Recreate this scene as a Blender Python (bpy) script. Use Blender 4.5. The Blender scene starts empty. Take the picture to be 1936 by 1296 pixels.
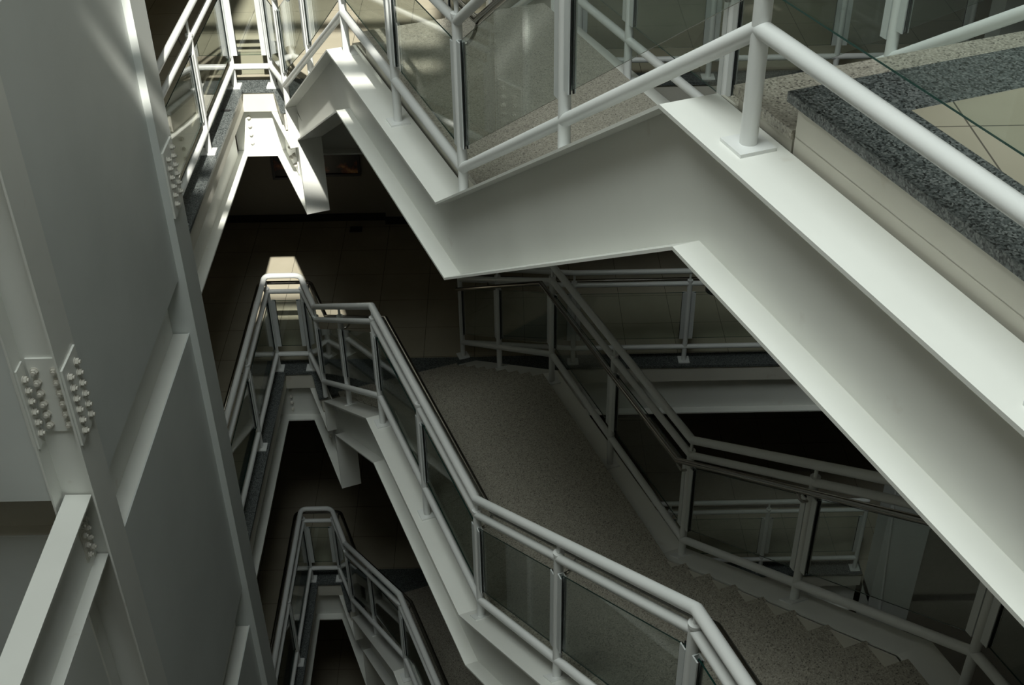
import bpy, math, random
from mathutils import Vector, Matrix

random.seed(4)
sc = bpy.context.scene
col = sc.collection
PI = math.pi
ZO = 14.34          # height of the camera above the lowest floor
H = 3.2             # storey height
F0 = -1.54          # top floor level, relative to the camera
def FL(k): return F0 - H * k
ZW = 0.055         # the walkways at the head of each stair sit this much higher

# ------------------------------------------------------------------ camera
fpx = 2352.665
R = [[0.99982965, -0.01825247, 0.00274296], [-0.01301671, -0.5919176, 0.80589337], [-0.01308594, -0.80579179, -0.59205435]]
cam_d = bpy.data.cameras.new('camera'); cam = bpy.data.objects.new('camera', cam_d); col.objects.link(cam)
right = Vector((R[0][0], R[1][0], R[2][0])); down = Vector((R[0][1], R[1][1], R[2][1])); fwd = Vector((R[0][2], R[1][2], R[2][2]))
m = Matrix((right, -down, -fwd)).transposed().to_4x4(); m.translation = Vector((0, 0, ZO))
cam.matrix_world = m
cam_d.sensor_width = 36; cam_d.lens = fpx / 1936 * 36; cam_d.clip_start = 0.05
sc.camera = cam

# ------------------------------------------------------------------ light
w = bpy.data.worlds.new('world'); sc.world = w; w.use_nodes = True
bg = w.node_tree.nodes['Background']; bg.inputs[0].default_value = (0.78, 0.88, 1.0, 1); bg.inputs[1].default_value = 1.2
SUNV = Vector((-0.43, 2.24, -2.52)).normalized()
sun_d = bpy.data.lights.new('sun', 'SUN'); sun_d.energy = 7.5; sun_d.angle = math.radians(0.6); sun_d.color = (1.0, 0.98, 0.88)
sun = bpy.data.objects.new('sun', sun_d); col.objects.link(sun); sun.location = (0, 0, ZO + 8)
sun.rotation_euler = SUNV.to_track_quat('-Z', 'Y').to_euler()
def area(name, x, y, z, sx, sy, e, c=(0.93, 1.0, 0.95)):
    d = bpy.data.lights.new(name, 'AREA'); d.shape = 'RECTANGLE'; d.size = sx; d.size_y = sy; d.energy = e; d.color = c
    o = bpy.data.objects.new(name, d); col.objects.link(o); o.location = (x, y, z + ZO); return o
area('skylight', -1.5, 2.0, 5.9, 5.4, 4.8, 630)
sc.view_settings.view_transform = 'Standard'; sc.view_settings.look = 'None'
sc.view_settings.exposure = 0.0; sc.view_settings.gamma = 1.0; sc.view_settings.use_curve_mapping = False

# ------------------------------------------------------------------ plan frame of the stair: s runs away from the camera, t across
O = Vector((0.478, 3.42)); A = Vector((-0.3493, 0.937)); Ev = Vector((0.937, 0.3493))
def P(s, t, z): q = O + A * s + Ev * t; return Vector((q.x, q.y, z))
def ip(prof, s):
    for (s0, z0), (s1, z1) in zip(prof, prof[1:]):
        if s <= s1: return z0 + (z1 - z0) * (s - s0) / (s1 - s0)
    return prof[-1][1]

# ------------------------------------------------------------------ materials
def mat(name, base, rough=0.5, metal=0.0, build=None, spec=0.5):
    m = bpy.data.materials.new(name); m.use_nodes = True
    b = m.node_tree.nodes['Principled BSDF']
    b.inputs['Base Color'].default_value = (*base, 1); b.inputs['Roughness'].default_value = rough
    b.inputs['Metallic'].default_value = metal; b.inputs['Specular IOR Level'].default_value = spec
    if build: build(m.node_tree, b)
    return m
def N(nt, t, **k):
    n = nt.nodes.new(t)
    for a, v in k.items(): setattr(n, a, v)
    return n
def ramp(nt, stops):
    r = N(nt, 'ShaderNodeValToRGB'); e = r.color_ramp.elements
    while len(e) < len(stops): e.new(0.5)
    for q, (p, c) in zip(e, stops): q.position = p; q.color = (*c, 1)
    return r
def wpos(nt):
    g = N(nt, 'ShaderNodeNewGeometry'); return g.outputs['Position']
def paint(c1, c2, rust=0.0):
    def f(nt, b):
        n = N(nt, 'ShaderNodeTexNoise'); n.inputs['Scale'].default_value = 1.7; n.inputs['Detail'].default_value = 6
        nt.links.new(wpos(nt), n.inputs['Vector'])
        r = ramp(nt, [(0.35, c1), (0.7, c2)]); nt.links.new(n.outputs['Fac'], r.inputs['Fac'])
        last = r.outputs['Color']
        if rust:
            n2 = N(nt, 'ShaderNodeTexNoise'); n2.inputs['Scale'].default_value = 7; n2.inputs['Detail'].default_value = 8
            nt.links.new(wpos(nt), n2.inputs['Vector'])
            r2 = ramp(nt, [(0.68, (0, 0, 0)), (0.8, (rust, rust, rust))]); nt.links.new(n2.outputs['Fac'], r2.inputs['Fac'])
            mx = N(nt, 'ShaderNodeMix', data_type='RGBA'); nt.links.new(r2.outputs['Color'], mx.inputs['Factor'])
            nt.links.new(last, mx.inputs['A']); mx.inputs['B'].default_value = (0.36, 0.22, 0.11, 1); last = mx.outputs['Result']
        nt.links.new(last, b.inputs['Base Color'])
        bp = N(nt, 'ShaderNodeBump'); bp.inputs['Strength'].default_value = 0.03
        n3 = N(nt, 'ShaderNodeTexNoise'); n3.inputs['Scale'].default_value = 60; nt.links.new(wpos(nt), n3.inputs['Vector'])
        nt.links.new(n3.outputs['Fac'], bp.inputs['Height']); nt.links.new(bp.outputs['Normal'], b.inputs['Normal'])
    return f
def granite(stops, scale=95):
    def f(nt, b):
        v = N(nt, 'ShaderNodeTexVoronoi'); v.inputs['Scale'].default_value = scale
        n = N(nt, 'ShaderNodeTexNoise'); n.inputs['Scale'].default_value = scale * 0.9; n.inputs['Detail'].default_value = 3
        for q in (v, n): nt.links.new(wpos(nt), q.inputs['Vector'])
        bw = N(nt, 'ShaderNodeRGBToBW'); nt.links.new(v.outputs['Color'], bw.inputs['Color'])
        mx = N(nt, 'ShaderNodeMath', operation='MULTIPLY_ADD'); mx.inputs[1].default_value = 0.55
        nt.links.new(bw.outputs[0], mx.inputs[0])
        m2 = N(nt, 'ShaderNodeMath', operation='MULTIPLY'); m2.inputs[1].default_value = 0.45; nt.links.new(n.outputs['Fac'], m2.inputs[0])
        nt.links.new(m2.outputs[0], mx.inputs[2])
        r = ramp(nt, stops); nt.links.new(mx.outputs[0], r.inputs['Fac']); nt.links.new(r.outputs['Color'], b.inputs['Base Color'])
    return f
def tiles(c1, c2, grout, x0=-3.065, y0=12.74, p=0.54, gw=0.005):
    def f(nt, b):
        sp = N(nt, 'ShaderNodeSeparateXYZ'); nt.links.new(wpos(nt), sp.inputs[0])
        outs = []
        for ax, o in (('X', x0), ('Y', y0)):
            a = N(nt, 'ShaderNodeMath', operation='SUBTRACT'); nt.links.new(sp.outputs[ax], a.inputs[0]); a.inputs[1].default_value = o
            pp = N(nt, 'ShaderNodeMath', operation='PINGPONG'); nt.links.new(a.outputs[0], pp.inputs[0]); pp.inputs[1].default_value = p / 2
            lt = N(nt, 'ShaderNodeMath', operation='LESS_THAN'); nt.links.new(pp.outputs[0], lt.inputs[0]); lt.inputs[1].default_value = gw / 2
            outs.append(lt.outputs[0])
        mxx = N(nt, 'ShaderNodeMath', operation='MAXIMUM'); nt.links.new(outs[0], mxx.inputs[0]); nt.links.new(outs[1], mxx.inputs[1])
        n = N(nt, 'ShaderNodeTexNoise'); n.inputs['Scale'].default_value = 3; nt.links.new(wpos(nt), n.inputs['Vector'])
        r = ramp(nt, [(0.3, c1), (0.7, c2)]); nt.links.new(n.outputs['Fac'], r.inputs['Fac'])
        mx = N(nt, 'ShaderNodeMix', data_type='RGBA'); nt.links.new(mxx.outputs[0], mx.inputs['Factor'])
        nt.links.new(r.outputs['Color'], mx.inputs['A']); mx.inputs['B'].default_value = (*grout, 1)
        nt.links.new(mx.outputs['Result'], b.inputs['Base Color'])
    return f
def glass_mat():
    m = bpy.data.materials.new('clear_glass'); m.use_nodes = True; nt = m.node_tree
    for n in list(nt.nodes): nt.nodes.remove(n)
    out = N(nt, 'ShaderNodeOutputMaterial'); tr = N(nt, 'ShaderNodeBsdfTransparent'); tr.inputs[0].default_value = (0.93, 0.965, 0.945, 1)
    gl = N(nt, 'ShaderNodeBsdfGlossy'); gl.inputs['Roughness'].default_value = 0.0
    lw = N(nt, 'ShaderNodeLayerWeight'); lw.inputs['Blend'].default_value = 0.5
    pw = N(nt, 'ShaderNodeMath', operation='POWER'); nt.links.new(lw.outputs['Facing'], pw.inputs[0]); pw.inputs[1].default_value = 4.5
    ma = N(nt, 'ShaderNodeMath', operation='MULTIPLY_ADD'); nt.links.new(pw.outputs[0], ma.inputs[0]); ma.inputs[1].default_value = 0.9; ma.inputs[2].default_value = 0.05
    mx = N(nt, 'ShaderNodeMixShader'); nt.links.new(ma.outputs[0], mx.inputs[0]); nt.links.new(tr.outputs[0], mx.inputs[1]); nt.links.new(gl.outputs[0], mx.inputs[2])
    nt.links.new(mx.outputs[0], out.inputs[0]); return m
M = {
 'white': mat('white_steel_paint', (0.72, 0.73, 0.70), 0.42, build=paint((0.78, 0.79, 0.75), (0.83, 0.84, 0.80), 0.2)),
 'panel': mat('grey_white_panel_paint', (0.62, 0.65, 0.63), 0.5, build=paint((0.66, 0.69, 0.67), (0.71, 0.74, 0.72))),
 'rail': mat('white_rail_enamel', (0.76, 0.78, 0.77), 0.32, build=paint((0.74, 0.76, 0.75), (0.79, 0.80, 0.79))),
 'band': mat('off_white_fascia', (0.66, 0.64, 0.57), 0.6, build=paint((0.62, 0.60, 0.53), (0.70, 0.68, 0.61), 0.3)),
 'bolt': mat('bolt_primer', (0.66, 0.64, 0.58), 0.5),
 'light_granite': mat('beige_granite', (0.45, 0.42, 0.36), 0.35, build=granite([(0.28, (0.13, 0.12, 0.105)), (0.36, (0.29, 0.27, 0.225)), (0.56, (0.38, 0.355, 0.30)), (0.72, (0.48, 0.455, 0.39))], 150)),
 'dark_granite': mat('grey_granite', (0.15, 0.16, 0.16), 0.3, build=granite([(0.32, (0.015, 0.018, 0.018)), (0.42, (0.07, 0.08, 0.08)), (0.56, (0.12, 0.135, 0.135)), (0.72, (0.22, 0.235, 0.23))], 170)),
 'tile': mat('beige_floor_tile', (0.5, 0.46, 0.37), 0.22, build=tiles((0.41, 0.375, 0.29), (0.46, 0.42, 0.33), (0.12, 0.11, 0.09))),
 'walk_tile': mat('beige_walkway_tile', (0.5, 0.46, 0.37), 0.22, build=tiles((0.41, 0.375, 0.29), (0.46, 0.42, 0.33), (0.12, 0.11, 0.09), 1.216, 2.94)),
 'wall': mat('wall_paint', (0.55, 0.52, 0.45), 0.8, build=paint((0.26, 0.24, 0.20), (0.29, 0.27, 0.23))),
 'black': mat('black_skirting', (0.02, 0.02, 0.02), 0.4),
 'alu': mat('aluminium_channel', (0.72, 0.75, 0.75), 0.35, 0.25),
 'steel': mat('stainless_steel', (0.42, 0.40, 0.37), 0.18, 1.0),
 'rubber': mat('black_gasket', (0.015, 0.015, 0.015), 0.6),
 'edge': mat('green_glass_edge', (0.012, 0.045, 0.038), 0.2),
 'roof': mat('roof_underside', (0.45, 0.45, 0.43), 0.8),
 'concrete': mat('slab_concrete', (0.4, 0.39, 0.36), 0.9),
}
M['glass'] = glass_mat()

# ------------------------------------------------------------------ mesh helpers
class MB:
    def __init__(s): s.v = []; s.f = []; s.mi = []; s.sm = []
    def add(s, vs, fs, mi=0, smooth=False):
        b = len(s.v); s.v += [Vector(q) for q in vs]
        for f in fs: s.f.append([b + i for i in f]); s.mi.append(mi); s.sm.append(smooth)
    def prism(s, a, b, mi=0, side=None):
        """a, b: matching rings of points"""
        n = len(a); s.add(list(a) + list(b), [list(range(n))[::-1], list(range(n, 2 * n))], mi)
        s.add(list(a) + list(b), [[i, (i + 1) % n, n + (i + 1) % n, n + i] for i in range(n)], mi if side is None else side)
    def plan(s, pts, z0, z1, mi=0):
        s.prism([Vector((p[0], p[1], z0)) for p in pts], [Vector((p[0], p[1], z1)) for p in pts], mi)
    def box(s, x0, x1, y0, y1, z0, z1, mi=0): s.plan([(x0, y0), (x1, y0), (x1, y1), (x0, y1)], z0, z1, mi)
    def sbox(s, s0, s1, t0, t1, z0, z1, mi=0):
        s.plan([P(s0, t0, 0)[:2], P(s0, t1, 0)[:2], P(s1, t1, 0)[:2], P(s1, t0, 0)[:2]], z0, z1, mi)
    def tube(s, pts, r, n=20, mi=0, caps=True):
        pts = [Vector(p) for p in pts]; rings = []
        for i, p in enumerate(pts):
            d0 = (p - pts[i - 1]).normalized() if i else (pts[1] - p).normalized()
            d1 = (pts[i + 1] - p).normalized() if i < len(pts) - 1 else d0
            if i == 0: d0 = d1
            if i == 0:
                up = Vector((0, 0, 1)) if abs(d0.z) < 0.9 else Vector((1, 0, 0))
                u = d0.cross(up).normalized(); vv = u.cross(d0).normalized()
                ring = [p + (u * math.cos(2 * PI * k / n) + vv * math.sin(2 * PI * k / n)) * r for k in range(n)]
            else:
                nrm = (d0 + d1).normalized(); ring = []
                for q in rings[-1]:
                    t = (p - q).dot(nrm) / d0.dot(nrm); ring.append(q + d0 * t)
            rings.append(ring)
        vs = [q for r_ in rings for q in r_]
        s.add(vs, [[i * n + k, i * n + (k + 1) % n, (i + 1) * n + (k + 1) % n, (i + 1) * n + k] for i in range(len(pts) - 1) for k in range(n)], mi, True)
        if caps: s.add(rings[0], [list(range(n))[::-1]], mi); s.add(rings[-1], [list(range(n))], mi)
    def build(s, name, mats, parent=None):
        c = Vector((0, 0, 0))
        lo = Vector([min(v[i] for v in s.v) for i in range(3)]); hi = Vector([max(v[i] for v in s.v) for i in range(3)])
        c = (lo + hi) / 2; c.z = lo.z
        me = bpy.data.meshes.new(name); me.from_pydata([v - c for v in s.v], [], s.f)
        if not isinstance(mats, (list, tuple)): mats = [mats]
        for q in mats: me.materials.append(M[q])
        for p, i, sm in zip(me.polygons, s.mi, s.sm): p.material_index = i; p.use_smooth = sm
        import bmesh
        bm = bmesh.new(); bm.from_mesh(me); bmesh.ops.remove_doubles(bm, verts=bm.verts, dist=1e-5)
        bmesh.ops.recalc_face_normals(bm, faces=bm.faces)
        for e in bm.edges:
            if len(e.link_faces) == 2 and e.link_faces[0].normal.angle(e.link_faces[1].normal, 0) > 0.6: e.smooth = False
        bm.to_mesh(me); bm.free()
        o = bpy.data.objects.new(name, me); col.objects.link(o)
        wz = c + Vector((0, 0, ZO)); WO[o.name] = wz
        if parent: o.parent = parent; o.location = wz - WO[parent.name]
        else: o.location = wz
        return o
WO = {}
def tag(o, label, cat, group=None):
    o['label'] = label; o['category'] = cat
    if group: o['group'] = group
    return o
def thing(name, loc, label, cat, group=None):
    o = bpy.data.objects.new(name, None); col.objects.link(o); o.empty_display_size = 0.2
    o.location = Vector(loc) + Vector((0, 0, ZO)); WO[o.name] = o.location.copy()
    return tag(o, label, cat, group)
def struct(o): o['kind'] = 'structure'; return o
def copy_tree(o, dz=0, label=None, parent=None, keep=None):
    c = o.copy(); col.objects.link(c)
    if parent: c.parent = parent
    else:
        c.location.z += dz
        if label: c['label'] = label
    for ch in list(o.children):
        if keep is None or keep(ch): copy_tree(ch, 0, None, c, keep)
    return c
def arc(p0, p1, p2, r, n=6):
    """rounded corner at p1"""
    p0, p1, p2 = Vector(p0), Vector(p1), Vector(p2)
    a = p1 + (p0 - p1).normalized() * r; b = p1 + (p2 - p1).normalized() * r
    return [a.lerp(p1, t).lerp(p1.lerp(b, t), t) for t in [i / n for i in range(n + 1)]]

# ------------------------------------------------------------------ shell
NL = 5                                            # floors 0..4
YN = -0.1                                         # near edge of the void
def at_y(t, y): s = (y - O.y - Ev.y * t) / A.y; return s
for k in range(NL):
    z = FL(k)
    if k < 4:
        mb = MB()
        mb.box(-7, 8, 10.565, 13.5, z - .12, z)                       # behind the void
        mb.box(-7, -2.56, 7.75, 10.565, z - .12, z)                   # left lobby strip
        mb.box(4.2, 8, 10.0, 10.565, z - .12, z)
        if k == 0: mb.box(2.45, 8, -3, 10.0, z - .12, z); mb.box(2.45, 4.2, 10.0, 10.345, z - .12, z)  # unseen slab over the right void, added to block skylight from the levels below
        mb.box(-7, 4.2, -3, YN, z - .12, z)
        struct(mb.build('floor', 'tile'))
        zw = z + ZW; mb = MB()
        mb.plan([P(-.57, .44, 0)[:2], P(-.57, 1.26, 0)[:2], P(at_y(1.26, YN), 1.26, 0)[:2], P(at_y(.44, YN), .44, 0)[:2]], zw - .12, zw)
        struct(mb.build('floor', 'walk_tile'))
        # granite borders
        mb = MB()
        foot = [P(6.93, 0.0, 0)[:2], P(6.93, 1.235, 0)[:2]]
        mb.box(-2.56, 4.2, 10.345, 10.565, z - .03, z)
        mb.plan([foot[0], foot[1], (-2.07, 10.345)], z - .03, z)
        mb.box(-2.56, -2.34, 7.75, 10.345, z - .03, z)
        struct(mb.build('trim_%d' % (k * 3 + 1), 'dark_granite'))
        mb = MB()
        e_ = [(-.34, .2, 1.5, -.57), ]
        mb.plan([P(-.34, .2, 0)[:2], P(-.34, 1.5, 0)[:2], P(-.57, 1.5, 0)[:2], P(-.57, .2, 0)[:2]], zw - .03, zw)
        mb.plan([P(-.57, .2, 0)[:2], P(-.57, .44, 0)[:2], P(at_y(.44, YN), .44, 0)[:2], P(at_y(.2, YN), .2, 0)[:2]], zw - .03, zw)
        mb.plan([P(-.57, 1.26, 0)[:2], P(-.57, 1.5, 0)[:2], P(at_y(1.5, YN), 1.5, 0)[:2], P(at_y(1.26, YN), 1.26, 0)[:2]], zw - .03, zw)
        struct(mb.build('trim_%d' % (k * 3 + 2), 'dark_granite'))
        # white fascia bands and the slab behind them
        mb = MB()
        mb.box(-2.36, 4.2, 10.36, 10.55, z - .22, z - .03)
        mb.box(-2.55, -2.36, 7.75, 10.55, z - .22, z - .03)
        mb.plan([P(6.95, 0.03, 0)[:2], P(6.95, 1.2, 0)[:2], (-.85, 10.36), (-2.05, 10.36)], z - .2, z - .03)
        mb.plan([P(-.38, .215, 0)[:2], P(-.38, 1.485, 0)[:2], P(at_y(1.485, YN), 1.485, 0)[:2], P(at_y(.215, YN), .215, 0)[:2]], zw - .19, zw - .121)
        mb.plan([P(-.38, .215, 0)[:2], P(-.38, .3, 0)[:2], P(at_y(.3, YN), .3, 0)[:2], P(at_y(.215, YN), .215, 0)[:2]], zw - .125, zw - .031)
        mb.plan([P(-.38, 1.4, 0)[:2], P(-.38, 1.485, 0)[:2], P(at_y(1.485, YN), 1.485, 0)[:2], P(at_y(1.4, YN), 1.4, 0)[:2]], zw - .125, zw - .031)
        struct(mb.build('trim_%d' % (k * 3 + 3), 'band'))
    else:
        mb = MB(); mb.box(-7, 8, -3, 13.5, z - .12, z); struct(mb.build('floor', 'tile'))
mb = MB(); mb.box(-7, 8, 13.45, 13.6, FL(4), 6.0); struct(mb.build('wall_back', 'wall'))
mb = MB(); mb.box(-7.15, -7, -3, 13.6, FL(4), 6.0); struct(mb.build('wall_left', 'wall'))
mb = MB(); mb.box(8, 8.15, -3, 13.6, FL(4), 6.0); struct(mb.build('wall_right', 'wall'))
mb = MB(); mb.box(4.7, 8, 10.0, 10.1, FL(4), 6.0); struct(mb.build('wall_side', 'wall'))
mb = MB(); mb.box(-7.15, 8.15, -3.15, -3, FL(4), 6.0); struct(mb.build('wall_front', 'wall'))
for k in (1, 2, 3):
    mb = MB(); mb.box(-7, -1.49, 13.435, 13.45, FL(k), FL(k) + .1); mb.box(-1.5, 2.2, 13.335, 13.35, FL(k), FL(k) + .1)
    struct(mb.build('baseboard_back', 'black'))
    mb = MB(); mb.box(-1.49, 2.2, 13.35, 13.45, FL(k), FL(k - 1) - .12); struct(mb.build('wall_back_pier', 'wall'))
# roof with the sun slots: sun rays are described by where they cross z = 0 (x0, y0)
ZR = 6.0
def rx(x0): return x0 + 0.1706 * ZR
def ry(y0): return y0 - 0.889 * ZR
mb = MB()
hx0, hx1 = rx(-1.86), rx(0.15)
slots = [(4.22, 4.46), (4.6, 7.45), (7.6, 8.6)]
mb.box(-7.15, hx0, -3.15, 13.6, ZR, ZR + .12); mb.box(hx1, 8.15, -3.15, 13.6, ZR, ZR + .12)
ys = [-3.15] + [ry(q) for sl in slots for q in sl] + [13.6]
for i in range(0, len(ys), 2): mb.box(hx0, hx1, ys[i], ys[i + 1], ZR, ZR + .12)
struct(mb.build('ceiling', 'roof'))

# ------------------------------------------------------------------ steel members
def ibeam_x(mb, x0, x1, yc, z0, z1, w=.19, tf=.016, tw=.01):
    mb.box(x0, x1, yc - w / 2, yc + w / 2, z0, z0 + tf); mb.box(x0, x1, yc - w / 2, yc + w / 2, z1 - tf, z1); mb.box(x0, x1, yc - tw / 2, yc + tw / 2, z0 + tf, z1 - tf)
def ibeam_y(mb, y0, y1, xc, z0, z1, w=.19, tf=.016, tw=.01):
    mb.box(xc - w / 2, xc + w / 2, y0, y1, z0, z0 + tf); mb.box(xc - w / 2, xc + w / 2, y0, y1, z1 - tf, z1); mb.box(xc - tw / 2, xc + tw / 2, y0, y1, z0 + tf, z1 - tf)
def bolt(parent, p, ax, r=.02, h=.022):
    """washer, hexagonal nut and thread end"""
    ax = Vector(ax).normalized(); p = Vector(p); u = ax.cross(Vector((0, 0, 1)))
    u = u.normalized() if u.length > .1 else Vector((1, 0, 0)); v = ax.cross(u)
    mb = MB()
    def cyl(r_, a, b, n): 
        mb.prism([p + ax * a + (u * math.cos(2 * PI * i / n) + v * math.sin(2 * PI * i / n)) * r_ for i in range(n)],
                 [p + ax * b + (u * math.cos(2 * PI * i / n) + v * math.sin(2 * PI * i / n)) * r_ for i in range(n)])
    cyl(r * 1.2, 0, .005, 16); cyl(r, .005, h, 6); cyl(r * .55, h, h * 1.45, 12)
    return mb.build('bolt', 'bolt', parent)

lv = {0: 'top', 1: 'upper', 2: 'middle', 3: 'lower'}
# edge beams of every floor
GB = 'edge beams under the back of the void'
for k in (0, 1, 2, 3):
    z = FL(k)
    nm = ['top floor, above the picture', 'sunlit upper floor', 'middle floor', 'lowest visible floor'][k]
    mb = MB(); ibeam_x(mb, -2.49, 4.2, 10.47, z - .68, z - .22)
    root = thing('steel_beam', (0.8, 10.47, z - .68), 'long white I-beam along the back edge of the void under the %s' % nm, 'beam', GB)
    mb.build('beam_body', 'white', root)
    if k in (1, 2):
        mb = MB(); mb.box(-2.375, -2.34, 10.455, 10.464, z - .62, z - .28); cp = mb.build('cleat_plate', 'white', root)
        for i in range(4): bolt(cp, (-2.345, 10.455, z - .32 - i * .085), (0, -1, 0), .016, .018)
    mb = MB(); ibeam_y(mb, 7.75, 10.375, -2.485, z - .68, z - .22)
    tag(mb.build('steel_beam', 'white'), 'white I-beam under the left granite strip of the %s, running back from the column' % nm, 'beam', 'edge beams under the left strips')
    # shaft beam in the gap between panels
    mb = MB(); ibeam_y(mb, 5.44, 7.43, -2.467, z - .6, z - .1, w=.23)
    tag(mb.build('steel_beam', 'white'), 'white I-beam set in the slot between two grey shaft panels at the %s' % nm, 'beam', 'beams in the shaft panel slots')
    mb = MB(); ibeam_x(mb, -5.2, -2.6, 5.51, z - .64, z - .1, w=.18)
    tag(mb.build('steel_beam', 'band'), 'off-white I-beam in the slot of the camera-facing shaft wall at the %s' % nm, 'beam', 'beams in the front shaft slots')
    mb = MB(); zt = z - .16; ibeam_y(mb, YN, 5.27, -2.485, zt - .49, zt, w=.152, tf=.012)
    root = thing('steel_beam', (-2.485, 2.6, zt - .49), 'white I-beam running from the bolted column toward the viewer at the %s' % nm, 'beam', 'beams from the bolted column')
    mb.build('beam_body', 'white', root)
    if k == 1:
        mb = MB(); mb.box(-2.479, -2.47, 5.12, 5.25, zt - .40, zt - .1); cp = mb.build('cleat_plate', 'band', root)
        for i in range(4):
            bolt(cp, (-2.47, 5.155, zt - .14 - i * .075), (1, 0, 0), .017, .02); bolt(cp, (-2.47, 5.215, zt - .14 - i * .075), (1, 0, 0), .017, .02)

# columns
ca = thing('steel_column', (-2.465, 5.29, FL(4)), 'white H-section column with bolted splice plates, left foreground', 'column')
mb = MB(); zb, zt = FL(4), ZR
mb.box(-2.352, -2.34, 5.15, 5.43, zb, zt); mb.box(-2.59, -2.578, 5.15, 5.43, zb, zt); mb.box(-2.578, -2.352, 5.28, 5.292, zb, zt)
mb.build('column_body', 'white', ca)
def splice(parent, plate, cols, rows, ax, name='splice_plate', r=.02):
    mb = MB(); mb.box(*plate); pl = mb.build(name, 'white', parent)
    for c in cols:
        for zz in rows: bolt(pl, (c[0], c[1], zz + c[2]), ax, r)
rows = [-4.0 - i * .073 for i in range(6)]
splice(ca, (-2.34, -2.328, 5.165, 5.405, -4.44, -3.93), [(-2.328, 5.225, -.015), (-2.328, 5.35, -.005)], rows, (1, 0, 0))
splice(ca, (-2.555, -2.375, 5.268, 5.28, -4.42, -3.92), [(-2.52, 5.268, 0), (-2.415, 5.268, 0)], rows, (0, -1, 0))
splice(ca, (-2.578, -2.568, 5.165, 5.265, -4.46, -3.93), [(-2.568, 5.215, -.02)], rows, (1, 0, 0))
splice(ca, (-2.60, -2.59, 5.16, 5.405, -4.44, -3.93), [(-2.60, 5.19, -.02)], rows, (-1, 0, 0))
cb = thing('steel_column', (-2.45, 7.59, FL(4)), 'tall white box column behind the shaft panels with one bolted plate', 'column')
mb = MB(); mb.box(-2.6, -2.29, 7.44, 7.75, zb, zt); mb.build('column_body', 'panel', cb)
rb = [-3.93 - i * .068 for i in range(6)]
splice(cb, (-2.29, -2.276, 7.445, 7.70, -4.36, -3.86), [(-2.276, 7.51, -.01), (-2.276, 7.64, .02)], rb, (1, 0, 0), r=.018)
cc = thing('steel_column', (4.45, 10.1, FL(4)), 'grey column at the right end of the far railings', 'column')
mb = MB(); mb.box(4.2, 4.7, 9.98, 10.28, zb, zt); mb.build('column_body', 'panel', cc)
mb = MB(); mb.tube([(4.2, 9.965, -9.3), (4.376, 9.965, -11.74)], .014, 12)
tag(mb.build('conduit', 'rail'), 'thin white pipe leaning against the grey column near the lowest railing', 'pipe')
# shaft panels
for k in (0, 1, 2, 3):
    z0, z1 = FL(k + 1) - .11, FL(k) - .584
    if k == 3: z0 = FL(4)
    nm = ['upper', 'middle', 'lower', 'lowest'][k]
    mb = MB(); mb.box(-2.352, -2.341, 5.43, 7.44, z0, z1)
    tag(mb.build('shaft_panel', 'panel'), 'large %s grey steel panel between the bolted column and the box column' % nm, 'panel', 'void-facing shaft panels')
    yy = 5.17 if k == 0 else 5.412
    mb = MB(); mb.box(-5.2, -2.6, yy, yy + .01, z0, FL(k) - .624)
    tag(mb.build('shaft_panel', 'panel'), '%s grey steel panel facing the viewer left of the bolted column' % nm, 'panel', 'viewer-facing shaft panels')
mb = MB(); mb.box(-2.352, -2.341, 5.43, 7.44, F0 - .11, ZR); tag(mb.build('shaft_panel', 'panel'), 'topmost grey shaft panel above the picture frame', 'panel', 'void-facing shaft panels')

# ------------------------------------------------------------------ the stair (built once between floor 0 and floor 1)
TOPF = [(-4.4, -1.65), (.03, -1.65), (2.43, -3.265), (4.75, -3.325), (6.69, -4.60)]
BOTF = [(-4.4, -2.085), (-.115, -2.085), (2.345, -3.70), (4.64, -3.735), (6.27, -4.72)]
def ribbon(mb, prof, t0, t1, th):
    """flange plate following a profile, th downwards"""
    for (s0, z0), (s1, z1) in zip(prof, prof[1:]):
        mb.prism([P(s0, t0, z0), P(s0, t1, z0), P(s1, t1, z1), P(s1, t0, z1)], [P(s0, t0, z0 - th), P(s0, t1, z0 - th), P(s1, t1, z1 - th), P(s1, t0, z1 - th)])
def make_stringer(root, ta, inner):
    mb = MB(); w = .2
    top = list(TOPF); bot = list(BOTF)
    if not inner: top[-1] = (7.0, -4.79); bot = bot[:-1] + [(6.6, -4.93)]
    ribbon(mb, top, ta, ta + w, .014); ribbon(mb, [(s, z + .014) for s, z in bot], ta, ta + w, .014)
    tw = ta + w / 2; web = [(s, z - .014) for s, z in top] + [(s, z + .014) for s, z in bot[::-1]]
    mb.prism([P(s, tw - .006, z) for s, z in web], [P(s, tw + .006, z) for s, z in web])
    if inner:
        mb.sbox(6.665, 6.677, ta, ta + w, -4.98, -4.60)               # end plate
        # short beam from the floor corner that carries the foot
        mb.sbox(6.68, 7.45, ta, ta + w, -4.98, -4.966); mb.sbox(6.28, 7.45, ta, ta + w, -5.42, -5.406); mb.sbox(6.28, 7.45, tw - .006, tw + .006, -5.41, -4.66)
        mb.sbox(6.265, 6.277, ta, ta + w, -5.42, -4.715)
        mb.sbox(6.9, 7.2, tw - .016, tw - .006, -5.36, -5.04)
    return mb.build('stringer', 'white', root)
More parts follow.
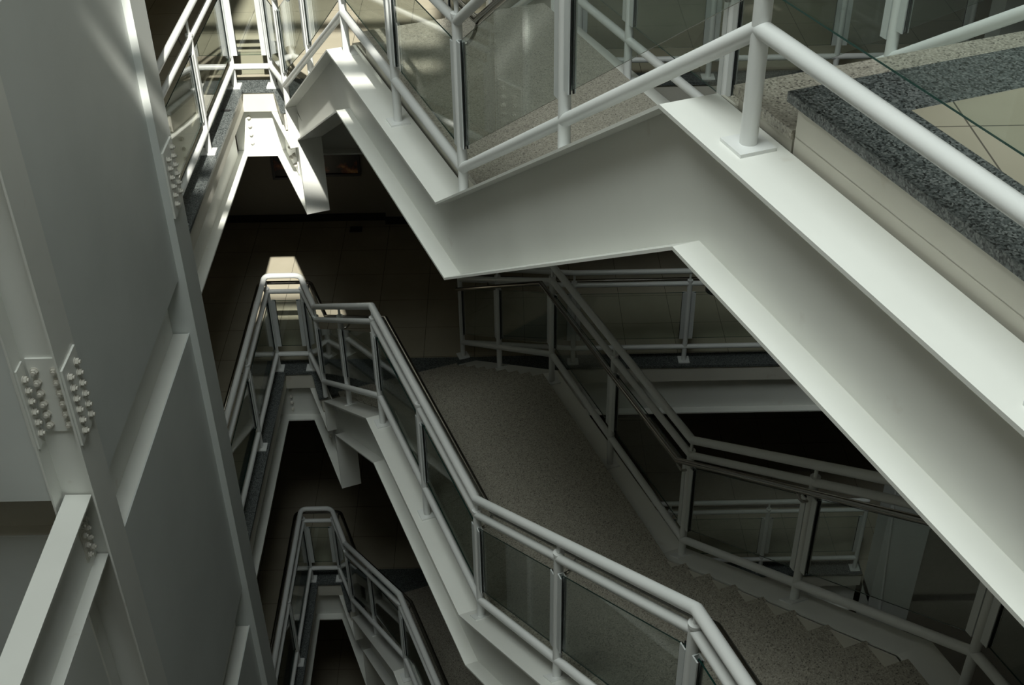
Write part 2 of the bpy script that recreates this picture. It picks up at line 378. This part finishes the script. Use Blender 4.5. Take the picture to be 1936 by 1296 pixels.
def make_stairs(label):
    root = thing('staircase', P(4, .8, FL(1)), label, 'staircase', 'steel and granite stairs, one per storey')
    si = make_stringer(root, 0.0, True)
    for i in range(3): bolt(si, P(6.96 + (i % 2) * .0, .084, -5.1 - i * .1), -Ev.to_3d(), .018, .02)
    for i in range(3): bolt(si, P(7.12, .084, -5.1 - i * .1), -Ev.to_3d(), .018, .02)
    make_stringer(root, 1.5, False)
    # side plates closing the steps against the stringers
    skirt = [(-.36, -1.66), (.03, -1.66), (2.43, -3.27), (4.75, -3.33), (6.70, -4.61)]
    LZ = -3.16; zt, rr = -1.59, (3.16 - 1.59) / 8
    for t in (.215, 1.478):
        mb = MB(); pts = [(s, z) for s, z in skirt] + [(s, z - .24) for s, z in skirt[::-1]]
        mb.prism([P(s, t, z) for s, z in pts], [P(s, t + .01, z) for s, z in pts])
        pts = [(1.8, -3.19), (4.53, -3.19), (4.53, -3.36), (1.8, -3.36)]
        mb.prism([P(s, t, z) for s, z in pts], [P(s, t + .01, z) for s, z in pts])
        for i in range(7):                                              # upright cheek under each tread end
            z = zt - rr * i - .03; s = -.05 + .298 * i
            mb.prism([P(q, t, w) for q, w in ((s - .32, z), (s - .02, z), (s - .02, z - .2), (s - .32, z - .2))], [P(q, t + .01, w) for q, w in ((s - .32, z), (s - .02, z), (s - .02, z - .2), (s - .32, z - .2))])
        mb.build('side_plate', 'band', root)
    t0, t1 = .205, 1.49
    steps = [(zt - rr * i, -.05 + .298 * i, (F0 + ZW if i == 0 else zt - rr * (i - 1))) for i in range(8)]
    steps += [(LZ - rr * (i + 1), 4.56 + .298 * (i + 1), LZ - rr * i) for i in range(8)]
    mb2 = MB()
    for z, s, zu in steps:
        mb = MB(); mb.sbox(s - .325, s, t0, t1, z - .03, z); mb.build('tread', 'light_granite', root)
        mb = MB(); mb.sbox(s - .325, s - .31, t0 + .03, t1 - .02, z, zu - .03); mb.build('riser', 'light_granite', root)
        mb2.sbox(s - .34, s - .325, .23, 1.475, z - .045, zu - .031); mb2.sbox(s - .34, s - .03, .23, 1.475, z - .045, z - .031)
    for zb_, s, zu in ((LZ, 2.03, zt - rr * 7),):
        mb = MB(); mb.sbox(s - .03, s - .015, t0 + .03, t1 - .02, zb_, zu - .03); mb.build('riser', 'light_granite', root)
    mb = MB(); mb.sbox(2.02, 4.56, t0, t1, LZ - .03, LZ); mb.build('landing_slab', 'light_granite', root)
    mb = MB(); mb.sbox(2.05, 4.52, t0 + .02, t1 - .015, LZ - .1, LZ - .031); mb.build('landing_deck', 'band', root)
    mb2.build('step_plate', 'band', root)
    return root

# ------------------------------------------------------------------ railings
RR = .0275; PR = .0255
def post(parent, x, y, zbase, zbot, zmid, ztop, dirs, plate=True, rot=0.0, tilt=0.0):
    """round post with base plate, collar, pin and the glass channels on the sides given by dirs"""
    mb = MB(); mb.tube([(x, y, zbase + (.008 if plate and not tilt else 0)), (x, y, zmid + .03)], PR, 24)
    mb.tube([(x, y, zmid + .025), (x, y, zmid + .042)], PR + .003, 24)
    mb.tube([(x, y, zmid + .04), (x, y, ztop - .02)], .011, 12)
    p = mb.build('post', 'rail', parent)
    if plate:
        mb = MB(); c, s_ = math.cos(rot), math.sin(rot); h = .058
        q = [Vector((x + a * c - b * s_, y + a * s_ + b * c, zbase + b * tilt)) for a, b in ((-h, -h), (h, -h), (h, h), (-h, h))]
        mb.prism(q, [v + Vector((0, 0, .011)) for v in q])
        mb.build('base_plate', 'rail', p)
    for d, slope in dirs:
        d = Vector(d).normalized(); n = Vector((-d.y, d.x)); 
        g0 = zbot + .11; g1 = zmid - .11
        mb = MB()
        def quad(a0, a1, b0, b1, mi=0):
            pts = [Vector((x, y)) + d * a + n * b for a, b in ((a0, b0), (a1, b0), (a1, b1), (a0, b1))]
            z0 = [g0 + slope * .045] * 4; z1 = [g1 + slope * .045] * 4
            mb.prism([Vector((q.x, q.y, zz)) for q, zz in zip(pts, z0)], [Vector((q.x, q.y, zz)) for q, zz in zip(pts, z1)], mi)
        quad(.027, .032, -.017, .017); quad(.032, .068, -.017, -.0105); quad(.032, .068, .0105, .017); quad(.063, .0695, -.0105, -.0045, 1); quad(.063, .0695, .0045, .0105, 1)
        mb.build('glass_channel', ['alu', 'rubber'], p)
    return p
def pane(parent, p0, p1):
    """p: (x, y, zbot, zmid) at the two posts"""
    a = Vector(p0[:2]); b = Vector(p1[:2]); L = (b - a).length; d = (b - a) / L; n = Vector((-d.y, d.x)) * .004
    def pt(u, top, side):
        q = a + d * u + n * side; k = u / L
        z = (p0[3] + (p1[3] - p0[3]) * k - .11) if top else (p0[2] + (p1[2] - p0[2]) * k + .11)
        return Vector((q.x, q.y, z))
    i = .05
    ra = [pt(i, 0, -1), pt(L - i, 0, -1), pt(L - i, 1, -1), pt(i, 1, -1)]; rb_ = [pt(i, 0, 1), pt(L - i, 0, 1), pt(L - i, 1, 1), pt(i, 1, 1)]
    mb = MB(); mb.prism(ra, rb_, 0, 1); return mb.build('glass_pane', ['glass', 'edge'], parent)
def bracket(parent, x, y, z, off, ztop):
    """curved stainless hook from the post up to the handrail"""
    o = Vector(off); L = o.length; u = o / L
    pts = [Vector((x, y, z)) + Vector((u.x, u.y, 0)) * (.025 + (L - .025) * a) + Vector((0, 0, (ztop - .02 - z) * (a ** 3))) for a in [0, .2, .4, .6, .75, .87, .95, 1]]
    mb = MB(); mb.tube(pts, .009, 10); return mb.build('handrail_bracket', 'steel', parent)

SP = [-2.9, -1.6, -.31, 1.0, 2.28, 3.46, 4.63, 5.92]
BOT = [(-4, -1.30), (-.31, -1.30), (2.28, -3.01), (4.63, -3.04), (6.83, -4.47)]
TOPR = [(-4, -.39), (-.31, -.39), (2.28, -2.105), (4.63, -2.16), (6.83, -3.56)]
MID = [(-4, -.505), (-.31, -.505), (2.28, -2.235), (4.63, -2.305), (6.83, -3.71)]
def stair_railing(label, t, inner):
    root = thing('stair_railing', P(3, t, ip(TOPF, 3)), label, 'railing', 'white stair railings with glass panes')
    rot = math.atan2(Ev.y, Ev.x)
    end = (6.83, .055, -4.66) if inner else (7.05, 1.6, FL(1))
    sl = []; pl = [(s, t, ip(TOPF, s)) for s in SP] + [end]
    if inner: bt, md, tp = BOT, MID, TOPR
    else:
        bt = BOT[:-1] + [(7.05, -4.56)]; md = MID[:-1] + [(7.05, -3.76)]; tp = TOPR[:-1] + [(7.05, -3.6)]
    pts = [(P(s, tt, 0).x, P(s, tt, 0).y, ip(bt, s), ip(md, s)) for s, tt, zb_ in pl]
    for i, (s, tt, zb_) in enumerate(pl):
        q = P(s, tt, 0); dirs = []
        if i > 0:
            a = Vector(pts[i - 1]); b = Vector(pts[i]); d = Vector((a.x - b.x, a.y - b.y)); dirs.append((d, (a.z - b.z) / d.length))
        if i < len(pl) - 1:
            a = Vector(pts[i + 1]); b = Vector(pts[i]); d = Vector((a.x - b.x, a.y - b.y)); dirs.append((d, (a.z - b.z) / d.length))
        tl = (ip(TOPF, s + .06) - ip(TOPF, s - .06)) / .12 if s < 6.5 else 0
        po = post(root, q.x, q.y, zb_, ip(bt, s), ip(md, s), ip(tp, s), dirs, plate=not (inner and i == len(pl) - 1), rot=rot, tilt=tl)
        sd = 1 if inner else -1
        if s in (-1.6, -.31, 2.28, 4.63, 1.0) or i == len(pl) - 2: bracket(po, q.x, q.y, ip(tp, s) - .25, (Ev * .1 * sd), ip(tp, s) - .14)
    for a, b in zip(pts, pts[1:]): pane(root, a, b)
    def path(prof, dt=0.0, dz=0.0):
        o = []
        for s, z in prof:
            tt = t + dt
            if inner and s > 6.5: tt = .055 + dt
            o.append(P(s, tt, z + dz))
        return o
    mb = MB(); mb.tube(path(tp), RR, 24); mb.build('top_rail', 'rail', root)
    mb = MB(); mb.tube(path(md), .0245, 24); mb.build('middle_rail', 'rail', root)
    mb = MB(); mb.tube(path(bt), .0265, 24); mb.build('bottom_rail', 'rail', root)
    sd = .1 if inner else -.1
    mb = MB(); hp = path(tp, sd, -.14); 
    if not inner: hp[-1] = P(6.85, t + sd, -3.74)
    mb.tube(hp, .018, 18); mb.build('handrail', 'steel', root)
    return root
def corner_railing(label):
    z = FL(1)
    root = thing('balcony_railing', (-2.3, 10.42, z), label, 'railing', 'white corner railings round the narrow end of the void')
    L = Vector((-2.42, 10.42)); Rr = Vector((-2.07, 10.42)); pa = P(6.83, .055, 0)
    l1 = Vector((-2.42, 9.16)); l2 = Vector((-2.42, 7.95))
    zb_, zm, zt_ = z + .19, z + .975, z + 1.165
    X = Vector((1, 0)); Y = Vector((0, 1)); D = (Vector(pa[:2]) - Rr)
    for p, ds in ((l2, [(Y, 0)]), (l1, [(-Y, 0), (Y, 0)]), (L, [(-Y, 0), (X, 0)]), (Rr, [(-X, 0), (D, 0)])):
        po = post(root, p.x, p.y, z, zb_, zm, zt_, ds)
        if p in (l1, L, Rr): bracket(po, p.x, p.y, zt_ - .26, (-.09, .0) if p is l1 else ((-.05, .08) if p is L else (.06, .08)), zt_ - .15)
    q = lambda p, a=zb_, b=zm: (p.x, p.y, a, b)
    pane(root, q(l2), q(l1)); pane(root, q(l1), q(L)); pane(root, q(L), q(Rr)); pane(root, q(Rr), (pa.x, pa.y, -4.47, -3.71))
    def v3(p, zz): return Vector((p[0], p[1], zz))
    tp = [v3(l2 - Y * .18, zt_)] + arc(v3(l2, zt_), v3(L, zt_), v3(Rr, zt_), .07) + arc(v3(L, zt_), v3(Rr, zt_), v3(pa, zt_), .07) + [v3(pa, zt_)]
    mb = MB(); mb.tube(tp, RR, 24); mb.build('top_rail', 'rail', root)
    mb = MB(); mb.tube([v3(l2 - Y * .18, zm), v3(L, zm), v3(Rr, zm), v3(pa, -3.71)], .0245, 24); mb.build('middle_rail', 'rail', root)
    mb = MB(); mb.tube([v3(l2 - Y * .18, zb_), v3(L, zb_), v3(Rr, zb_), v3(pa, -4.47)], .0265, 24); mb.build('bottom_rail', 'rail', root)
    hz = zt_ - .15; a0 = v3((-2.51, 7.8), hz); a1 = v3((-2.51, 10.52), hz); a2 = v3((-1.99, 10.52), hz); a3 = P(6.80, .16, hz)
    mb = MB(); mb.tube([a0] + arc(a0, a1, a2, .08) + arc(a1, a2, a3, .06) + [a3], .018, 18); mb.build('handrail', 'steel', root)
    return root
def far_railing(label):
    z = FL(1); root = thing('balcony_railing', (1.8, 10.44, z), label, 'railing', 'white straight railings along the back of the void')
    zb_, zm, zt_ = z + .18, z + .97, z + 1.12; X = Vector((1, 0))
    e = P(7.05, 1.6, 0); xs = [.673, 1.84, 2.98, 4.12]
    for i, x in enumerate(xs):
        ds = [(-X, 0)] + ([(X, 0)] if i < 3 else [])
        po = post(root, x, 10.44, z, zb_, zm, zt_, ds)
        bracket(po, x, 10.44, zt_ - .26, (0, .08), zt_ - .15)
    pts = [(e.x, e.y, zb_, zm)] + [(x, 10.44, zb_, zm) for x in xs]
    for a, b in zip(pts, pts[1:]): pane(root, a, b)
    for nm, zz, rr in (('top_rail', zt_, RR), ('middle_rail', zm, .0245), ('bottom_rail', zb_, .0265)):
        mb = MB(); mb.tube([(e.x, e.y, zz), (.673, 10.44, zz), (4.13, 10.44, zz)], rr, 24); mb.build(nm, 'rail', root)
    mb = MB(); mb.tube([(e.x + .1, e.y + .06, zt_ - .15), (.673, 10.52, zt_ - .15), (4.1, 10.52, zt_ - .15)], .018, 18); mb.build('handrail', 'steel', root)
    return root

s1 = make_stairs('uppermost staircase, its thick white cranked beam crossing the picture to the right edge')
copy_tree(s1, -H, 'middle staircase below the big cranked beam, with dim brown granite steps')
copy_tree(s1, -2 * H, 'lowest staircase in shadow at bottom centre, below the middle staircase')
r1 = stair_railing('inner railing of the uppermost staircase, with the big base plate on the white beam', .11, True)
copy_tree(r1, -H, 'inner railing of the middle staircase, dropping from the corner rail to bottom centre')
copy_tree(r1, -2 * H, 'inner railing of the lowest staircase, dark at bottom centre')
r2 = stair_railing('outer railing of the uppermost staircase, at the top behind the granite landing', 1.6, False)
copy_tree(r2, -H, 'outer railing of the middle staircase with stainless handrail, right of the brown steps')
c1 = corner_railing('sunlit corner railing at the narrow end of the void on the upper floor')
copy_tree(c1, -H, 'corner railing with rounded top rail on the middle floor, in front of the sun patch')
copy_tree(c1, -2 * H, 'dark corner railing with rounded top rail on the lowest visible floor')
f1 = far_railing('straight railing at top right across the upper floor edge')
copy_tree(f1, -H, 'straight railing across the middle floor edge, seen under the big cranked beam')
copy_tree(f1, -2 * H, 'straight railing across the lowest visible floor edge, ending at the grey column')

# ------------------------------------------------------------------ small things at the back wall of the middle floor
def picture(x0, x1, z0, z1, label, blobs):
    root = thing('wall_picture', ((x0 + x1) / 2, 13.42, z0), label, 'picture')
    mb = MB(); f = .03
    for a in ((x0, x1, z0, z0 + f), (x0, x1, z1 - f, z1), (x0, x0 + f, z0 + f, z1 - f), (x1 - f, x1, z0 + f, z1 - f)): mb.box(a[0], a[1], 13.41, 13.449, a[2], a[3])
    mb.build('frame', 'black', root)
    mb = MB(); mb.box(x0 + f, x1 - f, 13.43, 13.445, z0 + f, z1 - f); mb.build('print', 'print', root)
def print_mat(nt, b):
    n = N(nt, 'ShaderNodeTexNoise'); n.inputs['Scale'].default_value = 5.0; n.inputs['Detail'].default_value = 4; nt.links.new(wpos(nt), n.inputs['Vector'])
    r = ramp(nt, [(0.5, (0.012, 0.01, 0.01)), (0.58, (0.25, 0.06, 0.02)), (0.66, (0.7, 0.35, 0.12)), (0.75, (0.8, 0.75, 0.6))])
    nt.links.new(n.outputs['Fac'], r.inputs['Fac']); nt.links.new(r.outputs['Color'], b.inputs['Base Color'])
M['print'] = mat('dark_print', (0.02, 0.02, 0.02), 0.3, build=print_mat)
picture(-2.83, -2.38, -7.33, -6.85, 'dark framed picture low on the back wall, left of the hanging bracket', 1)
picture(-2.30, -1.76, -7.30, -6.97, 'dark framed picture with orange figure, right of the hanging bracket', 2)
mb = MB(); mb.box(-1.93, -1.78, 13.16, 13.28, FL(2), FL(2) + .012)
tag(mb.build('floor_socket', 'black'), 'small black floor socket plate near the back wall of the middle floor', 'socket')
mb = MB(); mb.tube([(-2.452, 9.90, FL(1) + .008), (-2.43, 9.915, FL(1) + .014), (-2.40, 9.91, FL(1) + .012), (-2.375, 9.92, FL(1) + .009)], .008, 8)
tag(mb.build('dry_twig', 'black'), 'small dark twig lying on the sunlit grey granite strip beside the corner railing', 'twig')
mb = MB(); n = 28
mb.tube([(2.36, 11.74, FL(2)), (2.36, 11.74, FL(2) + .05)], .11, n); 
tag(mb.build('floor_vent', 'black'), 'round black floor vent behind the middle straight railing', 'vent')
